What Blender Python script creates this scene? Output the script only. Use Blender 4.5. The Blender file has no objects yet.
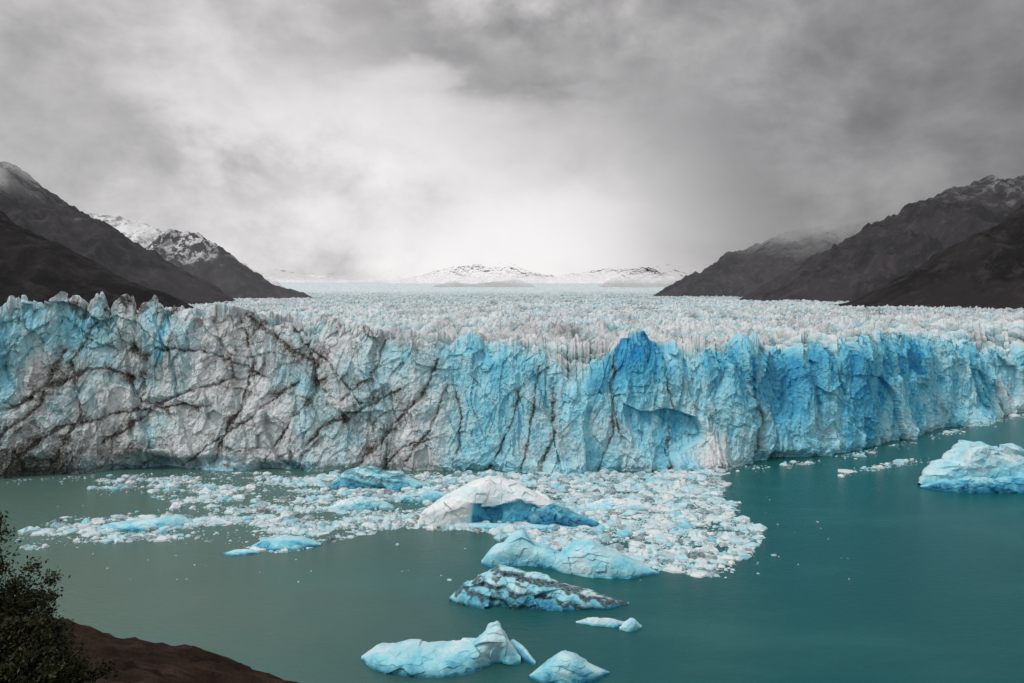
import bpy, math, numpy as np
from math import radians
rng=np.random.default_rng(7)
scene=bpy.context.scene
F=np.float32
# ---------------------------------------------------------------- noise
def hsh(ix,iy,seed):
    ix=ix.astype(np.int64).astype(np.uint32); iy=iy.astype(np.int64).astype(np.uint32)
    h=ix*np.uint32(374761393)+iy*np.uint32(668265263)+np.uint32((seed*2246822519+3266489917)&0xffffffff)
    h=(h^(h>>np.uint32(13)))*np.uint32(1274126177)
    h=(h^(h>>np.uint32(16)))*np.uint32(2246822519)
    h=h^(h>>np.uint32(15))
    return (h&np.uint32(0xffffff)).astype(F)/F(16777216.)
def perlin(x,y,seed=0):
    x0=np.floor(x); y0=np.floor(y); fx=(x-x0).astype(F); fy=(y-y0).astype(F)
    u=fx*fx*fx*(fx*(fx*6-15)+10); v=fy*fy*fy*(fy*(fy*6-15)+10)
    def g(dx,dy):
        a=hsh(x0+dx,y0+dy,seed)*F(6.2831853)
        return np.cos(a)*(fx-dx)+np.sin(a)*(fy-dy)
    a=g(0,0); b=g(1,0); c=g(0,1); d=g(1,1)
    return ((a+(b-a)*u)*(1-v)+(c+(d-c)*u)*v)*F(1.5)
def fbm(x,y,seed=0,o=5,r=.5):
    s=0; a=1.; t=0
    for i in range(o):
        s=s+a*perlin(x*2**i,y*2**i,seed+i*17); t+=a; a*=r
    return s/t
def ridged(x,y,seed=0,o=5,r=.5):
    s=0; a=1.; t=0
    for i in range(o):
        s=s+a*(1-np.abs(perlin(x*2**i,y*2**i,seed+i*17))*1.6); t+=a; a*=r
    return s/t
def cell(x,y,seed=0):
    ix=np.floor(x); iy=np.floor(y)
    f1=np.full(x.shape,9.,F); f2=f1.copy(); bx=np.zeros(x.shape,F); by=bx.copy(); cx=ix.copy(); cy=iy.copy()
    for i in (-1,0,1):
        for j in (-1,0,1):
            ax=ix+i; ay=iy+j
            dx=(x-(ax+hsh(ax,ay,seed))).astype(F); dy=(y-(ay+hsh(ax,ay,seed+1))).astype(F)
            d=np.sqrt(dx*dx+dy*dy)
            m=d<f1
            f2=np.where(m,f1,np.minimum(f2,d))
            f1=np.where(m,d,f1); bx=np.where(m,dx,bx); by=np.where(m,dy,by)
            cx=np.where(m,ax,cx); cy=np.where(m,ay,cy)
    return f1,f2,bx,by,hsh(cx,cy,seed+2),hsh(cx,cy,seed+3),hsh(cx,cy,seed+4)
def facet(x,y,seed,tilt=1.6):
    f1,f2,bx,by,a,b,c=cell(x,y,seed)
    return (a-.5)+(b-.5)*tilt*bx+(c-.5)*tilt*by, a, f2-f1
def sst(a,b,x):
    t=np.clip((x-a)/(b-a),0,1); return t*t*(3-2*t)
# ---------------------------------------------------------------- mesh helpers
def make_mesh(name,co,faces,mat,attrs={},smooth=False,parent=None):
    me=bpy.data.meshes.new(name)
    co=np.asarray(co,F).reshape(-1,3); faces=np.asarray(faces,np.int32); k=faces.shape[1]; nf=len(faces)
    me.vertices.add(len(co)); me.vertices.foreach_set('co',co.ravel())
    me.loops.add(nf*k); me.loops.foreach_set('vertex_index',faces.ravel())
    me.polygons.add(nf); me.polygons.foreach_set('loop_start',np.arange(nf,dtype=np.int32)*k)
    me.update(calc_edges=True)
    for n,a in attrs.items():
        at=me.attributes.new(n,'FLOAT','POINT'); at.data.foreach_set('value',np.asarray(a,F).ravel())
    (me.shade_smooth if smooth else me.shade_flat)()
    me.materials.append(mat)
    ob=bpy.data.objects.new(name,me); scene.collection.objects.link(ob)
    if parent: ob.parent=parent
    return ob
def grid_faces(nr,nc,off=0):
    i=np.arange(nr*nc).reshape(nr,nc)
    return np.stack([i[:-1,:-1],i[:-1,1:],i[1:,1:],i[1:,:-1]],-1).reshape(-1,4)+off
# ---------------------------------------------------------------- node helpers
class NT:
    def __init__(s,t): s.t=t; t.nodes.clear()
    def n(s,ty,**k):
        nd=s.t.nodes.new(ty)
        for a,b in k.items(): setattr(nd,a,b)
        return nd
    def put(s,sock,v):
        if isinstance(v,bpy.types.NodeSocket): s.t.links.new(v,sock)
        else: sock.default_value=v
    def m(s,op,a,b=0.,c=None,clamp=False):
        nd=s.n('ShaderNodeMath',operation=op); nd.use_clamp=clamp
        s.put(nd.inputs[0],a); s.put(nd.inputs[1],b)
        if c is not None: s.put(nd.inputs[2],c)
        return nd.outputs[0]
    def mr(s,v,a,b,c=0.,d=1.,smooth=True):
        nd=s.n('ShaderNodeMapRange'); nd.interpolation_type='SMOOTHSTEP' if smooth else 'LINEAR'
        s.put(nd.inputs[0],v)
        for i,q in enumerate((a,b,c,d)): s.put(nd.inputs[i+1],q)
        return nd.outputs[0]
    def mix(s,f,a,b):
        nd=s.n('ShaderNodeMix',data_type='RGBA')
        s.put(nd.inputs[0],f); s.put(nd.inputs[6],a); s.put(nd.inputs[7],b); return nd.outputs[2]
    def noise(s,vec,scale,detail=6,rough=.55,dist=0.):
        nd=s.n('ShaderNodeTexNoise'); s.put(nd.inputs['Vector'],vec)
        nd.inputs['Scale'].default_value=scale; nd.inputs['Detail'].default_value=detail
        nd.inputs['Roughness'].default_value=rough; nd.inputs['Distortion'].default_value=dist
        return nd.outputs[0]
    def scale(s,vec,v):
        nd=s.n('ShaderNodeVectorMath',operation='MULTIPLY'); s.put(nd.inputs[0],vec); nd.inputs[1].default_value=v; return nd.outputs[0]
    def pos(s): return s.n('ShaderNodeNewGeometry').outputs['Position']
    def xyz(s,v):
        nd=s.n('ShaderNodeSeparateXYZ'); s.put(nd.inputs[0],v); return nd.outputs
    def ramp(s,v,st):
        nd=s.n('ShaderNodeValToRGB'); e=nd.color_ramp.elements
        while len(e)<len(st): e.new(.5)
        for q,(p,c) in zip(e,st): q.position=p; q.color=(*c,1)
        s.put(nd.inputs[0],v); return nd.outputs[0]
    def attr(s,n):
        nd=s.n('ShaderNodeAttribute',attribute_name=n); return nd.outputs['Fac']
    def bump(s,h,st,dist):
        nd=s.n('ShaderNodeBump'); nd.inputs['Strength'].default_value=st; nd.inputs['Distance'].default_value=dist
        s.put(nd.inputs['Height'],h); return nd.outputs[0]
def new_mat(n):
    m=bpy.data.materials.new(n); m.use_nodes=True; return m,NT(m.node_tree)
def C(*a): return (*a,1.)
def finish(t,col,rough,spec=.3,normal=None):
    p=t.n('ShaderNodeBsdfPrincipled'); t.put(p.inputs['Base Color'],col); t.put(p.inputs['Roughness'],rough)
    t.put(p.inputs['Specular IOR Level'],spec)
    if normal is not None: t.put(p.inputs['Normal'],normal)
    return p
def out(t,sh):
    o=t.n('ShaderNodeOutputMaterial'); t.t.links.new(sh,o.inputs[0])
# ---------------------------------------------------------------- materials
def ice_material(name,ramp,bs=.5,dirtc=(.098,.082,.070),streak=.4):
    m,t=new_mat(name); p=t.pos()
    nz=t.noise(p,.10,8,.6,.3); nf=t.noise(p,.9,6,.7); ns=t.noise(t.scale(p,(1.,1.,.16)),.5,6,.65)
    b=t.m('ADD',t.attr('blue'),t.m('MULTIPLY',t.m('SUBTRACT',nz,.5),.50))
    b=t.m('ADD',b,t.m('MULTIPLY',t.m('SUBTRACT',nf,.5),.30))
    b=t.m('ADD',b,t.m('MULTIPLY',t.m('SUBTRACT',ns,.5),streak),clamp=True)
    col=t.ramp(b,ramp)
    d=t.m('MULTIPLY',t.attr('dirt_shade'),t.mr(nf,.28,.62,.45,1.3),clamp=True)
    col=t.mix(d,col,C(*dirtc))
    nb=t.noise(p,.6,9,.72)
    pr=finish(t,col,.42,.3,t.bump(nb,bs,1.0)); out(t,pr.outputs[0]); return m
M_ice=ice_material('glacier_ice',[(0.,(.73,.76,.77)),(.22,(.55,.72,.76)),(.5,(.30,.65,.76)),(.75,(.11,.49,.68)),(1.,(.025,.28,.54))],.7)
M_berg=ice_material('berg_ice',[(0.,(.78,.81,.82)),(.3,(.50,.74,.80)),(.6,(.24,.62,.73)),(.8,(.07,.37,.54)),(1.,(.012,.15,.30))],.5,(.05,.085,.10),.1)

m,t=new_mat('glacier_lake_water'); M_water=m; p=t.pos(); x,y,z=t.xyz(p)
big=t.noise(p,.008,5,.55)
lf=t.mr(t.m('ADD',x,t.m('MULTIPLY',t.m('SUBTRACT',big,.5),200.)),-150.,75.)
col=t.mix(lf,C(.095,.150,.122),C(.0,.077,.083))
far=t.mr(y,210.,430.,0.,.30); col=t.mix(far,col,C(.03,.16,.15))
pl=t.noise(t.scale(p,(.4,1.,1.)),.03,5,.6); col=t.mix(t.mr(pl,.45,.7,0.,.25),col,C(.04,.17,.16))
w1=t.noise(t.scale(p,(1.,1.6,1.)),.35,5,.6,.3); w2=t.noise(t.scale(p,(1.,1.5,1.)),1.6,3,.6)
hh=t.m('ADD',w1,t.m('MULTIPLY',w2,.35))
pr=finish(t,col,.18,.19,t.bump(hh,.6,.5)); out(t,pr.outputs[0])

def rock_mat(name,c1,c2,snow_lo,snow_hi,snow_amt,fade_lo,fade_hi,haze,hazecol=(.33,.32,.33)):
    m,t=new_mat(name); p=t.pos(); x,y,z=t.xyz(p)
    n1=t.noise(p,.006,8,.62,.4); n2=t.noise(t.scale(p,(1.,1.,.45)),.03,8,.72)
    col=t.mix(t.mr(n1,.42,.58),C(*c1),C(*c2))
    col=t.mix(t.mr(n2,.48,.66,0.,.75),col,C(c2[0]*2.1,c2[1]*1.95,c2[2]*1.8))
    sn=t.mr(t.m('ADD',z,t.m('MULTIPLY',t.m('SUBTRACT',n1,.5),500.)),snow_lo,snow_hi)
    sn=t.m('MULTIPLY',sn,t.mr(n2,.47,.56)); sn=t.m('MULTIPLY',sn,snow_amt,clamp=True)
    col=t.mix(sn,col,C(.78,.79,.81))
    pr=finish(t,col,.9,.1,t.bump(n2,1.,9.))
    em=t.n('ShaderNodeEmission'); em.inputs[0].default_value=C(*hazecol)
    mx=t.n('ShaderNodeMixShader'); mx.inputs[0].default_value=haze  # aerial haze painted into the rock as a share of flat glow
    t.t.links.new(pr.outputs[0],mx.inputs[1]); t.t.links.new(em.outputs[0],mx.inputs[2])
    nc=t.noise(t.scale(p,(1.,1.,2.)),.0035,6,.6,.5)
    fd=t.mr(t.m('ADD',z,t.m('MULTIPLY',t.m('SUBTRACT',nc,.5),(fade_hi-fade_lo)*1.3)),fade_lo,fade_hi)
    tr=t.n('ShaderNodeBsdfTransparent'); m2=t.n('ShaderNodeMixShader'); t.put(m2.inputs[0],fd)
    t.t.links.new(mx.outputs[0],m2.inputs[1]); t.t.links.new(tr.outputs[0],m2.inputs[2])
    out(t,m2.outputs[0]); return m

# ---------------------------------------------------------------- lake
s=30000
make_mesh('lake',[(-s,-2000,0),(s,-2000,0),(s,s,0),(-s,s,0)],[[0,1,2,3]],M_water)

# ---------------------------------------------------------------- glacier
fx=np.array([-460,-373,-246,-204,-157,-107,-57,0,69,107,155,191,237,304,396,571,850,1200.])
fy=np.array([335,340,355,366,372,374,374,370,370,381,398,419,452,503,572,662,760,850.])
X=np.concatenate([np.arange(-440,-260,1.),np.arange(-260,410,.42),np.arange(410,1000,2.)])
def smooth_interp(x,xp,fp,w):
    r=0
    for o in np.linspace(-w,w,9): r=r+np.interp(x+o,xp,fp)
    return r/9
FY=smooth_interp(X,fx,fy,14)
hx=np.array([-440,-246,-204,-157,-107,-82,-57,-31,-14,0,14,26,34,48,60,69,80,92,106,125,150,175,200,237,262,304,396,600,1000.])
hz=np.array([82,82,83,82,75,70,67,64,62,66,61,50,49,56,64,68,63,59,58,63,59,60,62,66,64,57,48,50,52.])
HZ=smooth_interp(X,hx,hz,3)
dX=np.gradient(X); dY=np.gradient(FY); L=np.hypot(dX,dY); TX=dX/L; TY=dY/L; NX=TY; NY=-TX
S=np.cumsum(L); S-=np.interp(0,X,S)
HZ=HZ+(3.4*fbm(S/26,S*0+3.3,501,3)+4.0*(ridged(S/11,S*0+1.3,505,3,.6)-.6))*sst(-60,60,X)
def surf_profile(Y):
    return np.interp(Y,[300,380,700,1500,3000,5000,8000,12000,20000],[55,56,63,76,101,150,238,410,700])
def serac(x,y):
    wx=x+6*perlin(x/30,y/30,91); wy=y+6*perlin(x/30,y/30,92)
    f1,f2,_,_,a,_,_=cell(wx/16,wy/11,5)
    c1=np.clip(1-f1*1.2,0,1)*(.3+.8*a)
    g1,g2,_,_,b,_,_=cell(wx/6.5,wy/5.5,15)
    c2=np.clip(1-g1*1.2,0,1)*(.3+.8*b)
    r=ridged(wx/34,wy/20,33,4,.5)
    z=7.5*c1+3.2*c2+7*(r-.62)-3.*np.exp(-((f2-f1)/.16)**2)-1.2*np.exp(-((g2-g1)/.16)**2)
    return z-2.0
def top_z(x,y,b,hz0):
    bl=sst(0,60,b)
    base=hz0*(1-bl)+surf_profile(y)*bl
    amp=np.interp(y,[300,600,2000,4500,8000],[1.05,1.,.85,.8,.4])
    amp=amp*(1-.22*sst(40,0,b)*sst(-90,-40,x))
    left=1+.35*sst(-60,-120,x)*sst(60,20,b)
    sz=serac(x,y)
    und=9*fbm(x/160,y/160,44,3)*sst(5,80,b)
    return base+und+sz*amp*left, sz
# vein polylines in wall chart units of 0.51 m  (u right of the centre, v above the water)
veins=[([(-512,15),(-452,70),(-437,120)],2.2),([(-402,28),(-342,70),(-282,92)],2.0),([(-277,160),(-240,128),(-200,108),(-196,82),(-205,66)],2.8),
([(-162,0),(-132,30),(-94,70),(-78,112)],2.2),([(-107,10),(-82,40),(-66,82)],1.8),([(-212,0),(-194,40),(-167,50),(-112,80)],2.0),
([(-302,10),(-272,60),(-262,100),(-277,150)],1.8),([(-172,70),(-142,90),(-132,130)],1.6),([(-22,2),(-4,40),(6,80)],1.6),([(28,0),(42,40),(41,82)],1.7),
([(8,0),(22,50),(26,100)],1.6),([(88,0),(100,40),(103,100)],1.8),([(108,30),(99,70),(103,110)],1.4),([(158,0),(163,50),(156,95)],1.5),
([(-382,125),(-362,112),(-366,96)],6.),([(-492,60),(-420,98),(-400,102),(-380,90)],2.6),([(-470,20),(-450,40),(-380,60),(-300,64)],1.6),  # wide first stroke is no vein: a cave's shade painted into the colour
([(-252,0),(-232,36),(-190,90)],1.5),([(-330,0),(-300,30),(-262,48),(-215,90)],1.5),([(-132,0),(-110,24),(-84,30)],1.5),([(-444,0),(-420,60),(-430,110),(-410,150)],1.8),
([(262,10),(268,40),(258,70)],2.0),([(-60,0),(-52,50),(-60,90)],1.2),([(-225,140),(-180,100),(-150,66)],1.3),([(-355,120),(-300,118),(-250,90)],1.2)]
def vein_field(u,v):
    wu=u+8*fbm(u/40,v/40,71,5,.6)+2*fbm(u/6,v/6,73,3); wv=v+8*fbm(u/40,v/40,72,5,.6)+2*fbm(u/6,v/6,74,3)
    best=np.zeros(u.shape,F)
    for pts,w in veins:
        us=[q[0] for q in pts]; 
        m=(u>min(us)-40)&(u<max(us)+40)
        uu=wu[m]; vv=wv[m]; d=np.full(uu.shape,1e9)
        for (a0,b0),(a1,b1) in zip(pts[:-1],pts[1:]):
            l2=(a1-a0)**2+(b1-b0)**2
            tt=np.clip(((uu-a0)*(a1-a0)+(vv-b0)*(b1-b0))/l2,0,1)
            d=np.minimum(d,np.hypot(uu-a0-tt*(a1-a0),vv-b0-tt*(b1-b0)))
        val=.85*np.exp(-(d/(w*.68))**2)+.30*np.exp(-(d/(w*3.2))**2)
        best[m]=np.maximum(best[m],val)
    return best
NW=160; nc=len(X)
tz=np.linspace(0,1,NW)[:,None]
H0,_=top_z(X+NX*0,FY-NY*9,np.zeros(nc),HZ)
H0=np.asarray(H0)
Z=-2.5+(H0[None,:]+2.5)*tz
SS=np.broadcast_to(S[None,:],Z.shape); XX=np.broadcast_to(X[None,:],Z.shape)
def wall_disp(s_,z_,x_):
    sw=s_+5*perlin(s_/22,z_/40,3)+2*perlin(s_/9,z_/14,303); zw=z_+6*perlin(s_/25,z_/25,4)
    d=10*fbm(sw/60,zw/190,8,3)
    lft=sst(-10,-70,x_)
    sh=sw+(.10+.25*lft)*zw
    fz,rz,_=facet((sh+.1*zw)/26,zw/38,320,1.5)
    fa,ra,_=facet(sh/12,zw/34,20,1.5)
    fb,rb,_=facet((sw-.25*zw)/5.5,zw/10,40,1.5)
    fc,rc,_=facet(sw/2.6,(zw+.3*sw)/4.4,60,1.4)
    rd=ridged(sw/24,zw/130,12,3); r2=ridged((sw+.12*zw)/7,zw/35,14,3,.6)
    det=3.6*fz+2.5*fa+1.7*fb+.85*fc+3.0*(rd-.6)+1.0*(r2-.6)
    det=det+.7*fbm(s_/1.9,z_/2.4,81,3)
    return d+det,det,ra,rb
D,det,ra,rb=wall_disp(SS,Z,XX)
vn=vein_field(XX/.51,Z/.51)
D=D-1.2*np.clip(vn,0,1)
for cx,cw,ch,dp in ((-185,14,8,9),(-162,20,6,8),(-120,10,4,5),(-232,10,9,6),(150,14,4,4)):
    D=D-dp*np.exp(-((XX-cx)/cw)**4-((Z)/ch)**4)
D=D-2.0*np.exp(-(np.clip(Z,0,9)/2.5)**2)
for cx,cw,ch in ((103,9,17),(84,7,8),(330,20,12),(-150,10,5),(20,14,6)):
    D=D+7*np.exp(-((XX-cx)/cw)**2)*np.clip(1-Z/ch,0,1)
lean=.08*Z+3.2*sst(.78,1.,tz)**2*np.ones_like(Z)
PX=XX+NX*(D-lean-2); PY=FY[None,:]+NY*(D-lean-2)
wall=np.stack([PX,PY,Z],-1)
zone=np.interp(X,[-440,-246,-215,-190,-120,-60,-35,-14,20,40,60,85,110,150,190,230,300,400,1000],
                 [.38,.28,.24,.15,.16,.26,.42,.60,.58,.62,.76,.71,.66,.76,.74,.68,.62,.52,.45])[None,:]
hi=sst(0,60,Z)
pz=fbm(SS/40,Z/55,101,5,.55)
blue=zone*(.74+.34*hi)+(.38+.14*sst(-40,20,XX))*pz+.22*(ra-.5)+.18*(rb-.5)-.045*det
blue=blue+.35*np.exp(-(Z/5)**2)*(XX<-100)
rim=np.exp(-((H0[None,:]-Z)/3.0)**2); blue=blue-.22*rim
blue=blue+.16*sst(-190,-225,XX)*sst(48,66,Z)
blue=blue+.55*np.exp(-((XX-132+.1*(Z-40))/1.6)**2)*sst(25,40,Z)*sst(62,50,Z)
blue=blue+.4*np.exp(-((XX+178-.1*(Z-60))/2.)**2)*sst(45,58,Z)
blue=blue-.35*np.exp(-((XX-103)/10)**2)*sst(22,8,Z)
lz=sst(-20,-70,XX)
u=XX/.51; v=Z/.51
net=np.abs(perlin((u+.9*v)/75+.4*fbm(u/60,v/60,7,3),(v-.5*u)/60,55)); net2=np.abs(perlin((u-.5*v)/45,(v+.6*u)/70,58)+.15*fbm(u/20,v/20,59,3))
net3=np.abs(perlin((u-.35*v)/26,(v+.3*u)/60,158)+.2*fbm(u/15,v/15,159,3))
dirt_shade=np.clip(vn,0,1.2)*np.clip(.62+1.0*fbm(u/14,v/14,60,3),.1,1.2)
dirt_shade=dirt_shade+lz*(np.exp(-(net/.035)**2)*.6+np.exp(-(net2/.03)**2)*.48+np.exp(-(net3/.03)**2)*.35)*sst(-.25,.2,fbm(u/70,v/70,65,3))
dirt_shade=dirt_shade+lz*(.05+.40*sst(-.08,.42,fbm(u/60,v/40,66,6,.62)))
dirt_shade=dirt_shade+lz*.32*sst(.08,.4,fbm(u/12,v/14,166,4,.6))
dirt_shade=dirt_shade+.85*sst(-175,-230,XX)*sst(24,3,Z+9*fbm(u/20,v/20,67,3))+.35*sst(-150,-200,XX)*sst(45,10,Z)*sst(-.1,.4,fbm(u/30,v/30,68,4))
dirt_shade=dirt_shade+.45*sst(-70,-180,XX)*rim*sst(-.2,.2,fbm(u/30,v/30,69,3))
dirt_shade=dirt_shade+.14*sst(0,.3,fbm(u/25,v/60,70,4))*sst(-20,40,XX)*sst(250,150,XX)
blue=np.clip(blue-.15*lz*sst(-.1,.3,-pz),0,1); dirt_shade=np.clip(dirt_shade,0,1)
# near top
NB=120
b=np.concatenate([np.linspace(.5,60,80),np.geomspace(61,110,NB-80)])
DX=X*.9; DN=np.hypot(DX,FY); DX=DX/DN; DYn=FY/DN
bx=b[:,None]
TXx=wall[-1,:,0][None,:]+DX[None,:]*bx; TYy=wall[-1,:,1][None,:]+DYn[None,:]*bx
ex=X[None,:]+DX*bx; ey=FY[None,:]+9+DYn*bx
blend=sst(0,14,bx)
TZn,sz=top_z(ex,ey,bx,HZ[None,:])
Z0,sz0=top_z(X[None,:]+DX*bx,(FY-NY*9)[None,:]+DYn*bx,bx,HZ[None,:])
TZ=Z0*(1-blend)+TZn*blend
top=np.stack([TXx,TYy,TZ],-1)
def top_attr(x,y,sz):
    f=fbm(x/60,y/40,120,4)
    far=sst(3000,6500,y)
    st_=fbm(x/35,y/420,125,4,.6)
    bl=.34-.075*sz+.35*f
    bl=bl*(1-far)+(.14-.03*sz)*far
    rimd=sst(620,400,y)*sst(180,60,x)*sst(-250,-60,x)
    dr=.34+.28*sst(-.1,.4,st_)+.20*sst(0,.4,fbm(x/90,y/50,121,4))+.22*rimd*sst(-.2,.3,f)+np.clip(-.11*(sz+.3),-.22,.5)  # last term paints shade into low crevasses, on top of the dirt
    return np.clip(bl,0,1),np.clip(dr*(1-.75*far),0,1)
tb,td=top_attr(TXx,TYy,sz*.5+sz0*.5)
wr=sst(0,12,bx)
tb=tb*wr+blue[-1][None,:]*(1-wr); td=td*wr+dirt_shade[-1][None,:]*(1-wr)
front=np.concatenate([wall,top],0)
glacier=bpy.data.objects.new('glacier',None); scene.collection.objects.link(glacier)
make_mesh('glacier_front',front,grid_faces(front.shape[0],nc),M_ice,
   dict(blue=np.concatenate([blue,tb],0),dirt_shade=np.concatenate([dirt_shade,td],0)),parent=glacier)
# far ice field
Xc=np.concatenate([np.linspace(-440,-262,90),np.linspace(-260,420,1050),np.linspace(424,1000,220)])
FYc=np.interp(Xc,X,FY); HZc=np.interp(Xc,X,HZ)
DXc=Xc*.9; DNc=np.hypot(DXc,FYc); DXc=DXc/DNc; DYc=FYc/DNc
bb=np.concatenate([np.geomspace(96,3500,500)-0,np.geomspace(3520,19000,180)])[:,None]
gx=Xc[None,:]+DXc*bb; gy=FYc[None,:]+9+DYc*bb
gz,gs=top_z(gx,gy,bb,HZc[None,:]); gz=gz-.8*sst(125,100,bb)
gb,gd=top_attr(gx,gy,gs)
make_mesh('ice_field',np.stack([gx,gy,gz],-1),grid_faces(len(bb),len(Xc)),M_ice,dict(blue=gb,dirt_shade=gd),parent=glacier)

# ---------------------------------------------------------------- mountains
def mountain(name,pts,k,amp,mat,seed,foot=40,nx=420,ny=340,nscale=420.):
    P=np.array(pts,float); n=90
    tt=np.linspace(0,len(P)-1,n); R=np.stack([np.interp(tt,np.arange(len(P)),P[:,i]) for i in range(3)],1)
    mg=(P[:,2].max()-foot)/k*1.05
    mgx=min(mg,1500)
    xs=np.linspace(P[:,0].min()-mgx*.7,P[:,0].max()+mgx*.7,nx); ys=np.linspace(P[:,1].min()-mg,P[:,1].max()+mg*.7,ny)
    gx,gy=np.meshgrid(xs,ys)
    q=nscale
    wx=gx+.12*q*fbm(gx/q,gy/q,seed,4); wy=gy+.16*q*fbm(gx/q,gy/q,seed+5,4)
    z=np.full(gx.shape,-1e9)
    for a,b_,h in R: z=np.maximum(z,h-k*(np.sqrt((wx-a)**2+(wy-b_)**2+900)-30))
    fr=np.clip((z-foot)/200,0,1)
    dr=np.clip(np.abs(gy-P[:,1].mean())/(q*.5),.32,1)      # gullies bite the flanks more than the crest
    rdg=ridged(gx/(q*.45),gy/(q*1.2),seed+9,6,.58)-.66
    z=z+amp*rdg*fr*dr*1.6+amp*.20*fbm(gx/45,gy/45,seed+11,4)*fr
    z=np.maximum(z,foot-60)
    return make_mesh(name,np.stack([gx,gy,z],-1),grid_faces(ny,nx),mat,smooth=True)
dk1=(.011,.011,.014); dk2=(.029,.026,.029)
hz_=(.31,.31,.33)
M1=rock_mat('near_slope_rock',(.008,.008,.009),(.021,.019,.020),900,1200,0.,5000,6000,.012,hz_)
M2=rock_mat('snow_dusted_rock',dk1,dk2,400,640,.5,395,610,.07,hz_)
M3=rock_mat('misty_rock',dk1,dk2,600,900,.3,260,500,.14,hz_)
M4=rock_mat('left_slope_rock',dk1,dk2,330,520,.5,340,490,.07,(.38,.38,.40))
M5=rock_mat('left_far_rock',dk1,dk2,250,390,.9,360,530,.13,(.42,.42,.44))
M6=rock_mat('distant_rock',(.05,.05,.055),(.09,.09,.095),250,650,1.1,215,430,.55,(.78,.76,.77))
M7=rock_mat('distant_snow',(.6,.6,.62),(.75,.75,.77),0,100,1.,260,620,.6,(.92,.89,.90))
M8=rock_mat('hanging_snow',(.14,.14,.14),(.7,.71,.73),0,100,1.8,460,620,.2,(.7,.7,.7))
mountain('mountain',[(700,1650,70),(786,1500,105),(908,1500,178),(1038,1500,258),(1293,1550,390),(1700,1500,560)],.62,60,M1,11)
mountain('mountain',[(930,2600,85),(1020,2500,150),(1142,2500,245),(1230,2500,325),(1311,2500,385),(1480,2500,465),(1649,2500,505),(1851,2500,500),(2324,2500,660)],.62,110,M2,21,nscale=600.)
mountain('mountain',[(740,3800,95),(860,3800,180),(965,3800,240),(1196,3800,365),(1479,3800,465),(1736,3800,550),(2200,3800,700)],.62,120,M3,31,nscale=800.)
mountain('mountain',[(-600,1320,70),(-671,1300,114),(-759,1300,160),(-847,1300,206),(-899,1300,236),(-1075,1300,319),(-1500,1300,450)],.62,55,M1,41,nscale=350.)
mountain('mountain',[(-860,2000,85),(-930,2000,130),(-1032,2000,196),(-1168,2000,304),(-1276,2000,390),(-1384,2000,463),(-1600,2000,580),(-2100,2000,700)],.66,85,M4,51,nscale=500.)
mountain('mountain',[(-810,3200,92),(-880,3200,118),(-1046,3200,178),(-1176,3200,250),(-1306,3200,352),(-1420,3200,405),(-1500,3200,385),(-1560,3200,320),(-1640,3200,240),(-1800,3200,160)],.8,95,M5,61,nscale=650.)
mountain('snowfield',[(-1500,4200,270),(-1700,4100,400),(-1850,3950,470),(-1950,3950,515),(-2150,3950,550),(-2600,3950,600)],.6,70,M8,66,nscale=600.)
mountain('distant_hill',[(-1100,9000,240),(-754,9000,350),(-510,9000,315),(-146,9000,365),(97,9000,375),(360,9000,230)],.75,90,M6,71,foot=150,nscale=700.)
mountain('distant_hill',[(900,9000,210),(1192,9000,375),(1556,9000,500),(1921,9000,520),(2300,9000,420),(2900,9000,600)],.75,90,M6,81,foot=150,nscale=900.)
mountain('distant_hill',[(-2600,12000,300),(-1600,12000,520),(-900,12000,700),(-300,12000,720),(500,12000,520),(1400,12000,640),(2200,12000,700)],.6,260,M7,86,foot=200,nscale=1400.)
mountain('snowfield',[(-6000,14000,900),(-3500,14000,650),(-1200,14000,760),(-300,14000,900),(700,14000,620),(2500,14000,800),(6000,14000,1000)],.35,200,M7,91,foot=200,nscale=2200.)

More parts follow.
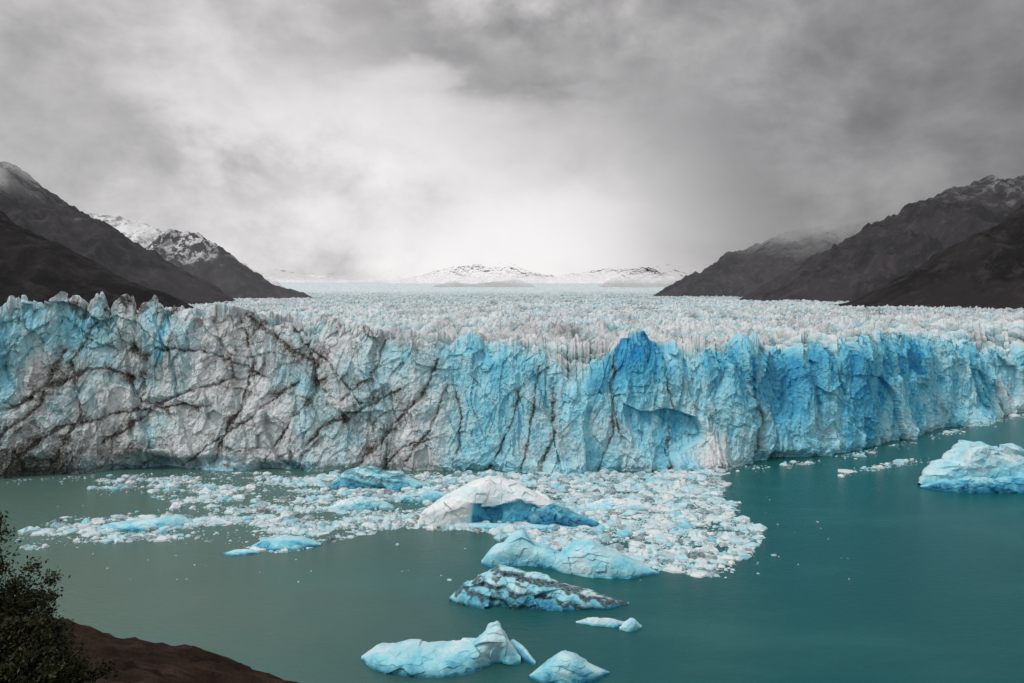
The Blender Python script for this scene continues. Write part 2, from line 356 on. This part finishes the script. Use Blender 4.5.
# ---------------------------------------------------------------- icebergs
def vn3(x,y,z,sd):
    return (fbm(x,y+.37*z,sd,4)+fbm(y+11.3,z+.41*x,sd+3,4)+fbm(z+5.1,x-.33*y,sd+7,4))/1.7
def loft(st,step=.3,nt=130,p=.7,e=.85,amp=1.,seed=1,hollow=None):
    st=np.array(st,float); x=np.arange(st[0,0],st[-1,0]+step,step)
    yc,w,h=[smooth_interp(x,st[:,0],st[:,i],step*2.5) for i in (1,2,3)]
    t_=np.linspace(-.06,math.pi+.06,nt)[:,None]
    c=np.cos(t_); sn=np.sin(t_)
    yy=yc-w*np.sign(c)*np.abs(c)**e
    zz=np.where(sn>0,h*np.abs(sn)**p,-30*np.abs(sn)-.2)*np.ones_like(yy)
    xx=np.broadcast_to(x,yy.shape)
    hN=np.clip(h/6,.25,1)[None,:]
    sz=2.2+h.max()*.45
    fa,ra,_=facet((xx+.4*zz)/(sz*1.1),(yy*.8+zz*.9)/(sz*.9),seed,1.8)
    fb,rb,_=facet((xx-.3*yy)/(sz*.4),(yy*.8+zz)/(sz*.35),seed+6,1.6)
    nn=vn3(xx/sz,yy/sz,zz/sz,seed)
    dd=amp*hN*(sz*.30*fa+sz*.13*fb+sz*.28*nn)
    cy=(yy-yc)/(w+.1)
    hol=np.zeros_like(yy)
    if hollow:                      # undercut blue face: slanting lip rising to the left
        x0,x1,dp,l0,l1=hollow
        f=np.clip((xx-x0)/(x1-x0),0,1)
        lip=l0+(l1-l0)*f+.16*nn+.10*(ra-.5)
        hol=sst(0,.12,f)*sst(1.,.93,f)*sst(lip,lip-.10,zz/(h+.01))*sst(.35,.0,cy)
        yy=yy+dp*hol
    zz2=zz+dd*.55*np.clip(zz*1.5,0,1); yy2=yy+dd*cy*1.0; xx2=xx+.5*amp*hN*sz*.3*perlin(yy/sz,zz/sz,seed+2)
    return xx2,yy2,zz2,ra,nn,cy,hol
def iceberg(parts,blue=.3,dirt_shade=0.,ox=0,oy=0,**k):
    cos=[];fs=[];bl=[];di=[];off=0
    for i,prt in enumerate(parts):
        kk=dict(k); 
        if isinstance(prt,tuple): prt,ex=prt; kk.update(ex)
        bb_=kk.pop('blue',blue); dt=kk.pop('dirt_shade',dirt_shade); fbl=kk.pop('fblue',.25)
        sd=kk.pop('seed',1)+i*13
        xx,yy,zz,ra,nn,cy,hol=loft(prt,seed=sd,**kk)
        cos.append(np.stack([xx+ox,yy+oy,zz],-1).reshape(-1,3)); fs.append(grid_faces(*xx.shape,off)); off+=xx.size
        B=bb_+.18*(ra-.5)-.4*nn+fbl*sst(-.1,-.9,cy)*sst(8,1,zz)+.28*sst(1.2,.1,zz)+.80*sst(.1,.5,hol)
        st_=np.sin((xx*.35+zz*1.5+yy*.25+5*nn)*1.1)
        Dd=dt*sst(-.2,.6,st_*.7+nn*1.2)
        bl.append(B.ravel()); di.append(Dd.ravel())
    return make_mesh('iceberg',np.concatenate(cos),np.concatenate(fs),M_berg,dict(blue=np.clip(np.concatenate(bl),0,.97),dirt_shade=np.clip(np.concatenate(di),0,1)))
iceberg([[(-89,342,.5,.3),(-82,343,5,3),(-76,344,8,7),(-68,345,8,9.5),(-60,344,7,7),(-52,343,7,6),(-44,342,5,3),(-38,341,.5,.3)]],.40,.6,seed=3)
iceberg([[(-157,280,.4,.2),(-152,280,3,1.6),(-142,281,5,2.4),(-134,282,5,3.0),(-128,284,4,3.4),(-122,285,.6,.4)]],.36,0.,seed=8,fblue=.15,amp=.7)
iceberg([[(-91,258,.4,.2),(-87,258,4,2.4),(-80,259,6,2.8),(-73,259,5,2.4),(-67,260,.5,.3)]],.42,0.,seed=13,amp=.6)
iceberg([([(-36,284,.6,1),(-34,285,3.5,5.),(-29,287,6.5,8),(-23,289,9,10.5),(-16,291,9.5,14),(-10,292,9.5,16.5),(-5,292,9,16),(1,291,8.5,14.5),(7,290,8,12.5),(13,288,7,9.5),(18,286,5.5,6),(22,285,3,3),(25,284,.6,.5)],
          dict(blue=.03,fblue=.1,amp=.48,hollow=(-17,26,2.6,.50,.92),p=.55,e=.75)),
         ([(3,286,.5,.4),(8,286,4.5,6.5),(14,285,5,7.5),(20,284,4.5,6),(26,283,3.5,4.2),(31,282,2,2.2),(35,281,.5,.4)],dict(blue=.72,fblue=.2,amp=.9,dirt_shade=.45)),
         ([(-26,281.5,.4,.3),(-20,281,2,1.4),(-10,280,2.4,1.6),(5,279,2.4,1.4),(16,278.5,2,1.2),(27,279,.4,.3)],dict(blue=.30,amp=.7))],.1,0,seed=21)
iceberg([([(-10,242,.6,.5),(-7,242,4,4.5),(-3,243,5,6),(1,244,5,9.5),(4,244,4.5,10),(7,243,4.5,6),(12,242,5,5),(17,241,4,3),(21,240,.6,.5)],dict(amp=.45)),
         ([(12,238,.6,.5),(16,238,5,5),(20,238,7,8.5),(25,237,8,9),(30,236,8,6.5),(36,235,7,4.5),(41,234,4,2.2),(46,233,.5,.3)],dict(amp=.40))],.42,0,seed=34,p=.6,fblue=.12)
iceberg([[(-18,212,.5,.4),(-14,212,4,4),(-8,213,6,6.5),(0,213,7,8),(8,212,7,6.5),(16,211,6,4),(22,210,5,3),(28,209,3,1.8),(33,209,.5,.3)]],.40,.9,seed=45,amp=.9)
iceberg([([(-36,177,.5,.4),(-32,176,5,3),(-24,175,7,3.4),(-16,175,7,3.2),(-9,176,6,4.5),(-5,177,4.5,7.5),(-3,177,3,8.5),(-1,176,3,5),(2,175,1,1.2)],dict(amp=.6)),
         ([(-2,180,.4,.5),(0,180,1.4,3.4),(2,179,1.6,2.5),(4,176,1.8,1.8),(5.5,174,.4,.4)],dict(amp=.5))],.36,0,seed=56,p=.6)
iceberg([[(4,168,.4,.4),(7,168,3,2.6),(11,169,4,5),(14,169,4,4.6),(18,169,3,2.2),(22,170,.4,.3)]],.38,0,seed=67,p=.6,amp=.6)
iceberg([([(190,345,.6,.5),(194,346,6,6),(202,348,9,10),(209,350,11,12),(215,350,11,18),(222,350,11,19),(230,350,11,15.5),(240,350,12,16),(250,350,12,15),(262,350,8,8),(268,350,1,.5)],dict(p=.5,e=.7,amp=1.1)),
         ([(188,341,.5,.4),(196,339,5,4),(206,337,6,6),(222,337,6,5),(240,338,6,7),(255,340,.5,.4)],dict(blue=.55,p=.55))],.42,.10,seed=78,fblue=.35)
iceberg([[(17,197,.3,.2),(21,197,2,1.),(27,196,2.2,1.1),(31,196,.3,.2)]],.1,.2,seed=80)
iceberg([[(28,193,.3,.2),(30,193,2,2.2),(32,194,2,2.4),(34,194,.3,.2)]],.15,0,seed=82)
iceberg([[(-98,251,.3,.2),(-94,251,2.4,1.2),(-89,252,2.2,1.),(-86,252,.3,.2)]],.34,0,seed=84)
iceberg([[(-76,305,.4,.3),(-70,306,4,3.5),(-62,308,5,4.5),(-56,309,4,3),(-50,310,.5,.3)]],.15,0,seed=86)
iceberg([[(28,305,.4,.3),(34,305,4,3),(42,306,5,4),(52,306,4,2.5),(58,306,.5,.3)]],.1,0,seed=88)
iceberg([[(-52,318,.4,.3),(-46,319,3,3),(-38,320,5,4.5),(-30,320,4,3),(-24,320,.5,.3)]],.3,.2,seed=92)
# ---------------------------------------------------------------- brash ice
poly=np.array([(-205,359),(-90,366),(-16,368),(105,370),(91,319),(95,285),(88,257),(66,234),(41,234),(17,255),(-31,280),(-59,271),(-73,253),(-103,262),(-129,264),(-167,257),(-186,268),(-177,290),(-131,310),(-190,333)],float)
def inside(px,py,P):
    r=np.zeros(px.shape,bool); n=len(P); j=n-1
    for i in range(n):
        xi,yi=P[i];xj,yj=P[j]
        c=((yi>py)!=(yj>py))&(px<(xj-xi)*(py-yi)/(yj-yi+1e-9)+xi); r^=c; j=i
    return r
N=210000
px=rng.uniform(-200,115,N); py=rng.uniform(225,372,N)
wx=px+14*fbm(px/25,py/25,200,4,.6); wy=py+12*fbm(px/25,py/25,203,4,.6)
ff=fbm(px/30,py/14,206,5,.6)
dens=sst(-.22,.28,ff+np.interp(px,[-200,-120,-60,0,110],[-.16,-.08,.04,.16,.24]))
keep=inside(wx,wy,poly)&(rng.random(N)<np.clip(dens,.02,.85))
px=px[keep];py=py[keep]
ns=260; ex=rng.uniform(-190,120,ns); ey=rng.uniform(225,340,ns); k2=rng.random(ns)<.5
fxx=rng.uniform(-240,420,2600); fyy=np.interp(fxx,X,FY)-1-np.abs(rng.normal(0,5,2600))
k3=rng.random(2600)<sst(-.3,.3,fbm(fxx/30,fxx*0,210,3))
sx=rng.normal(195,14,160); sy=385+(sx-195)*.55+rng.normal(0,3,160)
px=np.concatenate([px,ex[k2],fxx[k3],sx]); py=np.concatenate([py,ey[k2],fyy[k3],sy]); n=len(px)
r=.23*rng.pareto(1.9,n)+.24; r=np.minimum(r,3.2); r[-160:]*=1.5
nk=7; an=(np.arange(nk)/nk*2*np.pi)[None,:]+rng.uniform(0,6.28,(n,1))+rng.uniform(-.3,.3,(n,nk))
rr=r[:,None]*rng.uniform(.65,1.2,(n,nk)); el=rng.uniform(.55,1.,(n,1)); ro=rng.uniform(0,3.14,n)[:,None]
def ring(sc,z):
    a=np.cos(an)*rr*sc; b_=np.sin(an)*rr*el*sc
    return np.stack([px[:,None]+a*np.cos(ro)-b_*np.sin(ro),py[:,None]+a*np.sin(ro)+b_*np.cos(ro),z],-1)
ht=(r*rng.uniform(.12,.5,n))[:,None]
r0=ring(1.,np.full((n,nk),-.15)); r1=ring(rng.uniform(.85,1.05,(n,1)),ht*rng.uniform(.3,.9,(n,nk))); r2=ring(rng.uniform(.3,.7,(n,1)),ht*rng.uniform(.9,1.5,(n,nk)))
tp=np.stack([px,py,ht[:,0]*rng.uniform(.9,1.6,n)],-1)[:,None,:]
V=np.concatenate([r0,r1,r2,tp],1)
idx=[]
for a in range(2):
    for i in range(nk):
        j=(i+1)%nk; A,B_,C_,D_=a*nk+i,a*nk+j,(a+1)*nk+j,(a+1)*nk+i
        idx+= [(A,B_,C_),(A,C_,D_)]
for i in range(nk): idx.append((2*nk+i,2*nk+(i+1)%nk,3*nk))
idx=np.array(idx); nv=3*nk+1
faces=(idx[None]+(np.arange(n)*nv)[:,None,None]).reshape(-1,3)
cb=np.clip(rng.normal(.20,.16,n),0,.8); cd=np.where(rng.random(n)<.38,rng.uniform(.1,.75,n),0.12)
make_mesh('brash_ice',V,faces,M_berg,dict(blue=np.repeat(cb,nv),dirt_shade=np.repeat(cd,nv)))
# ---------------------------------------------------------------- foreground hillside
m,t=new_mat('brown_soil'); p=t.pos(); n1=t.noise(p,.5,8,.65); n2=t.noise(p,5.,5,.7)
col=t.ramp(n1,[(.35,(.018,.011,.009)),(.55,(.046,.028,.021)),(.7,(.08,.054,.042))])
col=t.mix(t.mr(n2,.5,.7,0.,.5),col,C(.03,.03,.015))
pr=finish(t,col,.95,.1,t.bump(n2,1.,.25)); out(t,pr.outputs[0]); M_soil=m
xs=np.linspace(-140,120,620); ys=np.concatenate([np.linspace(-60,10,80),np.linspace(10.2,50,300),np.linspace(51,125,80)])
gx,gy=np.meshgrid(xs,ys)
crest=np.interp(gx,[-140,-60,-20.8,-18.3,-14.7,-12.6,-9,0,20,120],[80,76,72.6,72.0,71.2,70.9,69.6,66.0,63,58])
zz=np.where(gy<0,83.2+gy*-.05,np.where(gy<30,83.2+(crest-83.2)*np.clip(gy,0,30)/30,crest-.93*(gy-30)))
rise=.7*fbm(gx/4,gy/4,301,5,.6)+.5*(ridged(gx/1.1,gy/1.1,305,4)-.6)
zz=zz+rise
make_mesh('hillside',np.stack([gx,gy,zz],-1),grid_faces(*gx.shape),M_soil,smooth=True)
# ---------------------------------------------------------------- bush
m,t=new_mat('bush_foliage'); p=t.pos()
nn=t.noise(p,2.2,4,.6); rv=t.attr('rnd')
col=t.mix(rv,C(.014,.019,.008),C(.052,.060,.019)); col=t.mix(t.mr(nn,.45,.62,0.,.6),col,C(.024,.017,.010))
pr=finish(t,col,.7,.2); out(t,pr.outputs[0]); M_leaf=m
def tube(p0,p1,r0,r1,k=6):
    p0=np.array(p0);p1=np.array(p1);d=p1-p0;d=d/np.linalg.norm(d)
    a=np.cross(d,[.3,.9,.2]);a/=np.linalg.norm(a);b_=np.cross(d,a)
    an=np.arange(k)/k*2*np.pi
    c=np.cos(an)[:,None]*a+np.sin(an)[:,None]*b_
    return np.concatenate([p0+c*r0,p1+c*r1]),np.array([(i,(i+1)%k,k+(i+1)%k,k+i) for i in range(k)])
def bush(cx,cy,cz,hgt,rad,seed):
    g=np.random.default_rng(seed); V=[];Fc=[];A=[];off=0
    tips=[]
    for i in range(52):
        a=g.uniform(0,6.28); up=g.uniform(.2,1.); rr_=rad*(1.05-up)*g.uniform(.5,1.05)
        p0=np.array([cx+g.normal(0,.12),cy+g.normal(0,.12),cz-.3]); p2=np.array([cx+rr_*math.cos(a),cy+rr_*math.sin(a),cz+hgt*up])
        p1=(p0+p2)/2+np.array([math.cos(a)*.25,math.sin(a)*.25,-.1])
        for q0,q1,a0,a1 in ((p0,p1,.05,.03),(p1,p2,.03,.008)):
            v_,f_=tube(q0,q1,a0,a1); V.append(v_);Fc.append(f_+off);off+=len(v_);A.append(np.zeros(len(v_)))
        for f in (.45,.6,.75,.9,1.): tips.append((p0*(1-f)**2+2*p1*f*(1-f)+p2*f*f, .12+.30*f))
        for j in range(3):
            q=p2+g.normal(0,.25,3); tips.append((q,.2))
    L=[]
    for c,rd in tips:
        nl=g.integers(120,230); pts=c+g.normal(0,rd*.5,(nl,3))*[1,1,.8]; L.append(np.c_[pts,np.full(nl,g.random())])
    L=np.concatenate(L); n_=len(L)
    d1=g.normal(0,1,(n_,3)); d1/=np.linalg.norm(d1,axis=1)[:,None]; d2=np.cross(d1,g.normal(0,1,(n_,3))); d2/=np.linalg.norm(d2,axis=1)[:,None]
    sl=g.uniform(.025,.06,n_)[:,None]; c=L[:,:3]
    q=np.stack([c-d1*sl,c+d2*sl*.45,c+d1*sl,c-d2*sl*.45],1).reshape(-1,3)
    V.append(q);Fc.append(np.arange(n_*4).reshape(-1,4)+off);A.append(np.repeat(np.clip(L[:,3]*.7+g.random(n_)*.3,0,1),4))
    return make_mesh('bush',np.concatenate(V),np.concatenate(Fc),M_leaf,dict(rnd=np.concatenate(A)))
bush(-11.2,15.,76.7,4.2,2.6,5)
bush(-9.6,14.5,76.7,1.8,1.5,9)

# ---------------------------------------------------------------- sky / light
w=bpy.data.worlds.new('World'); scene.world=w; w.use_nodes=True; t=NT(w.node_tree)
SE,SR=radians(50),radians(235)
sky=t.n('ShaderNodeTexSky'); sky.sky_type='NISHITA'; sky.sun_disc=False; sky.sun_elevation=SE; sky.sun_rotation=SR
b0=t.n('ShaderNodeBackground'); t.t.links.new(sky.outputs[0],b0.inputs[0]); b0.inputs[1].default_value=.1
d=t.n('ShaderNodeTexCoord').outputs['Generated']; x,y,z=t.xyz(d)
dz=t.scale(d,(1.,1.,1.5))
n1=t.noise(dz,2.6,10,.55,.15); n2=t.noise(t.scale(d,(1.,1.,1.3)),7.,9,.60,.15); n3=t.noise(t.scale(d,(1.,1.,1.8)),4.3,9,.58,.25)
k=t.m('SUBTRACT',n1,.5); k2=t.m('SUBTRACT',n2,.5)
wx=t.m('ADD',x,t.m('ADD',t.m('MULTIPLY',k,.30),t.m('MULTIPLY',k2,.16))); wz=t.m('ADD',z,t.m('ADD',t.m('MULTIPLY',t.m('SUBTRACT',n3,.5),.28),t.m('MULTIPLY',k2,.14)))
def blob(cx,cz,rx,rz,lo=1.,hi=.0):
    ax=t.m('DIVIDE',t.m('SUBTRACT',wx,cx),rx); az=t.m('DIVIDE',t.m('SUBTRACT',wz,cz),rz)
    dd=t.m('SQRT',t.m('ADD',t.m('MULTIPLY',ax,ax),t.m('MULTIPLY',az,az)))
    return t.m('MULTIPLY',t.mr(dd,lo,hi),t.mr(y,0.,.3))
g=blob(.0,.06,.34,.27,1.15,.15); g2=blob(-.22,.22,.28,.10,1.,.1); dk=blob(-.05,.35,.22,.08,1.1,.2)
core=blob(-.02,.05,.24,.17,1.1,.0)
base=t.mr(x,-.5,.32,.53,.24)
base=t.m('ADD',base,t.mr(z,.12,.38,0.,.13))
base=t.m('MULTIPLY',base,t.mr(n1,.3,.7,.72,1.30)); base=t.m('MULTIPLY',base,t.mr(n2,.3,.7,.84,1.16)); base=t.m('MULTIPLY',base,t.mr(n3,.3,.7,.80,1.20))
v=t.m('ADD',base,t.m('MULTIPLY',g,t.mr(n2,.3,.7,.46,.62))); v=t.m('ADD',v,t.m('MULTIPLY',g2,.26)); v=t.m('SUBTRACT',v,t.m('MULTIPLY',dk,.16))
v=t.m('ADD',v,t.m('MULTIPLY',core,.42))
# soft shoulder so the thin bright cloud keeps its structure
v=t.m('SUBTRACT',1.,t.m('POWER',2.718,t.m('MULTIPLY',v,t.m('ADD',t.m('MULTIPLY',v,-1.15),-.85))))
v=t.m('ADD',v,t.mr(z,.45,.9,0.,.30))
v=t.m('ADD',v,t.mr(y,.1,-.6,0.,.25))
cc=t.n('ShaderNodeVectorMath',operation='SCALE'); cc.inputs[0].default_value=(1.,.972,.976); t.put(cc.inputs['Scale'],v)
b1=t.n('ShaderNodeBackground'); t.t.links.new(cc.outputs[0],b1.inputs[0]); b1.inputs[1].default_value=1.
mx=t.n('ShaderNodeMixShader'); mx.inputs[0].default_value=.96
t.t.links.new(b0.outputs[0],mx.inputs[1]); t.t.links.new(b1.outputs[0],mx.inputs[2])
o=t.n('ShaderNodeOutputWorld'); t.t.links.new(mx.outputs[0],o.inputs[0])
sun=bpy.data.lights.new('sun','SUN'); sun.energy=1.45; sun.angle=radians(10); sun.color=(1.,.97,.93)
so=bpy.data.objects.new('sun',sun); scene.collection.objects.link(so)
v_=(math.sin(SR)*math.cos(SE),math.cos(SR)*math.cos(SE),math.sin(SE))
from mathutils import Vector
so.rotation_euler=Vector(v_).to_track_quat('Z','Y').to_euler()
# ---------------------------------------------------------------- camera
cam=bpy.data.cameras.new('camera'); cam.sensor_width=36; cam.lens=26.02; cam.shift_y=-.0376; cam.clip_end=60000; cam.clip_start=.3
co=bpy.data.objects.new('camera',cam); scene.collection.objects.link(co); co.location=(0,0,85); co.rotation_euler=(radians(90),0,0)
scene.camera=co
scene.view_settings.view_transform='Standard'; scene.view_settings.look='None'; scene.view_settings.exposure=0
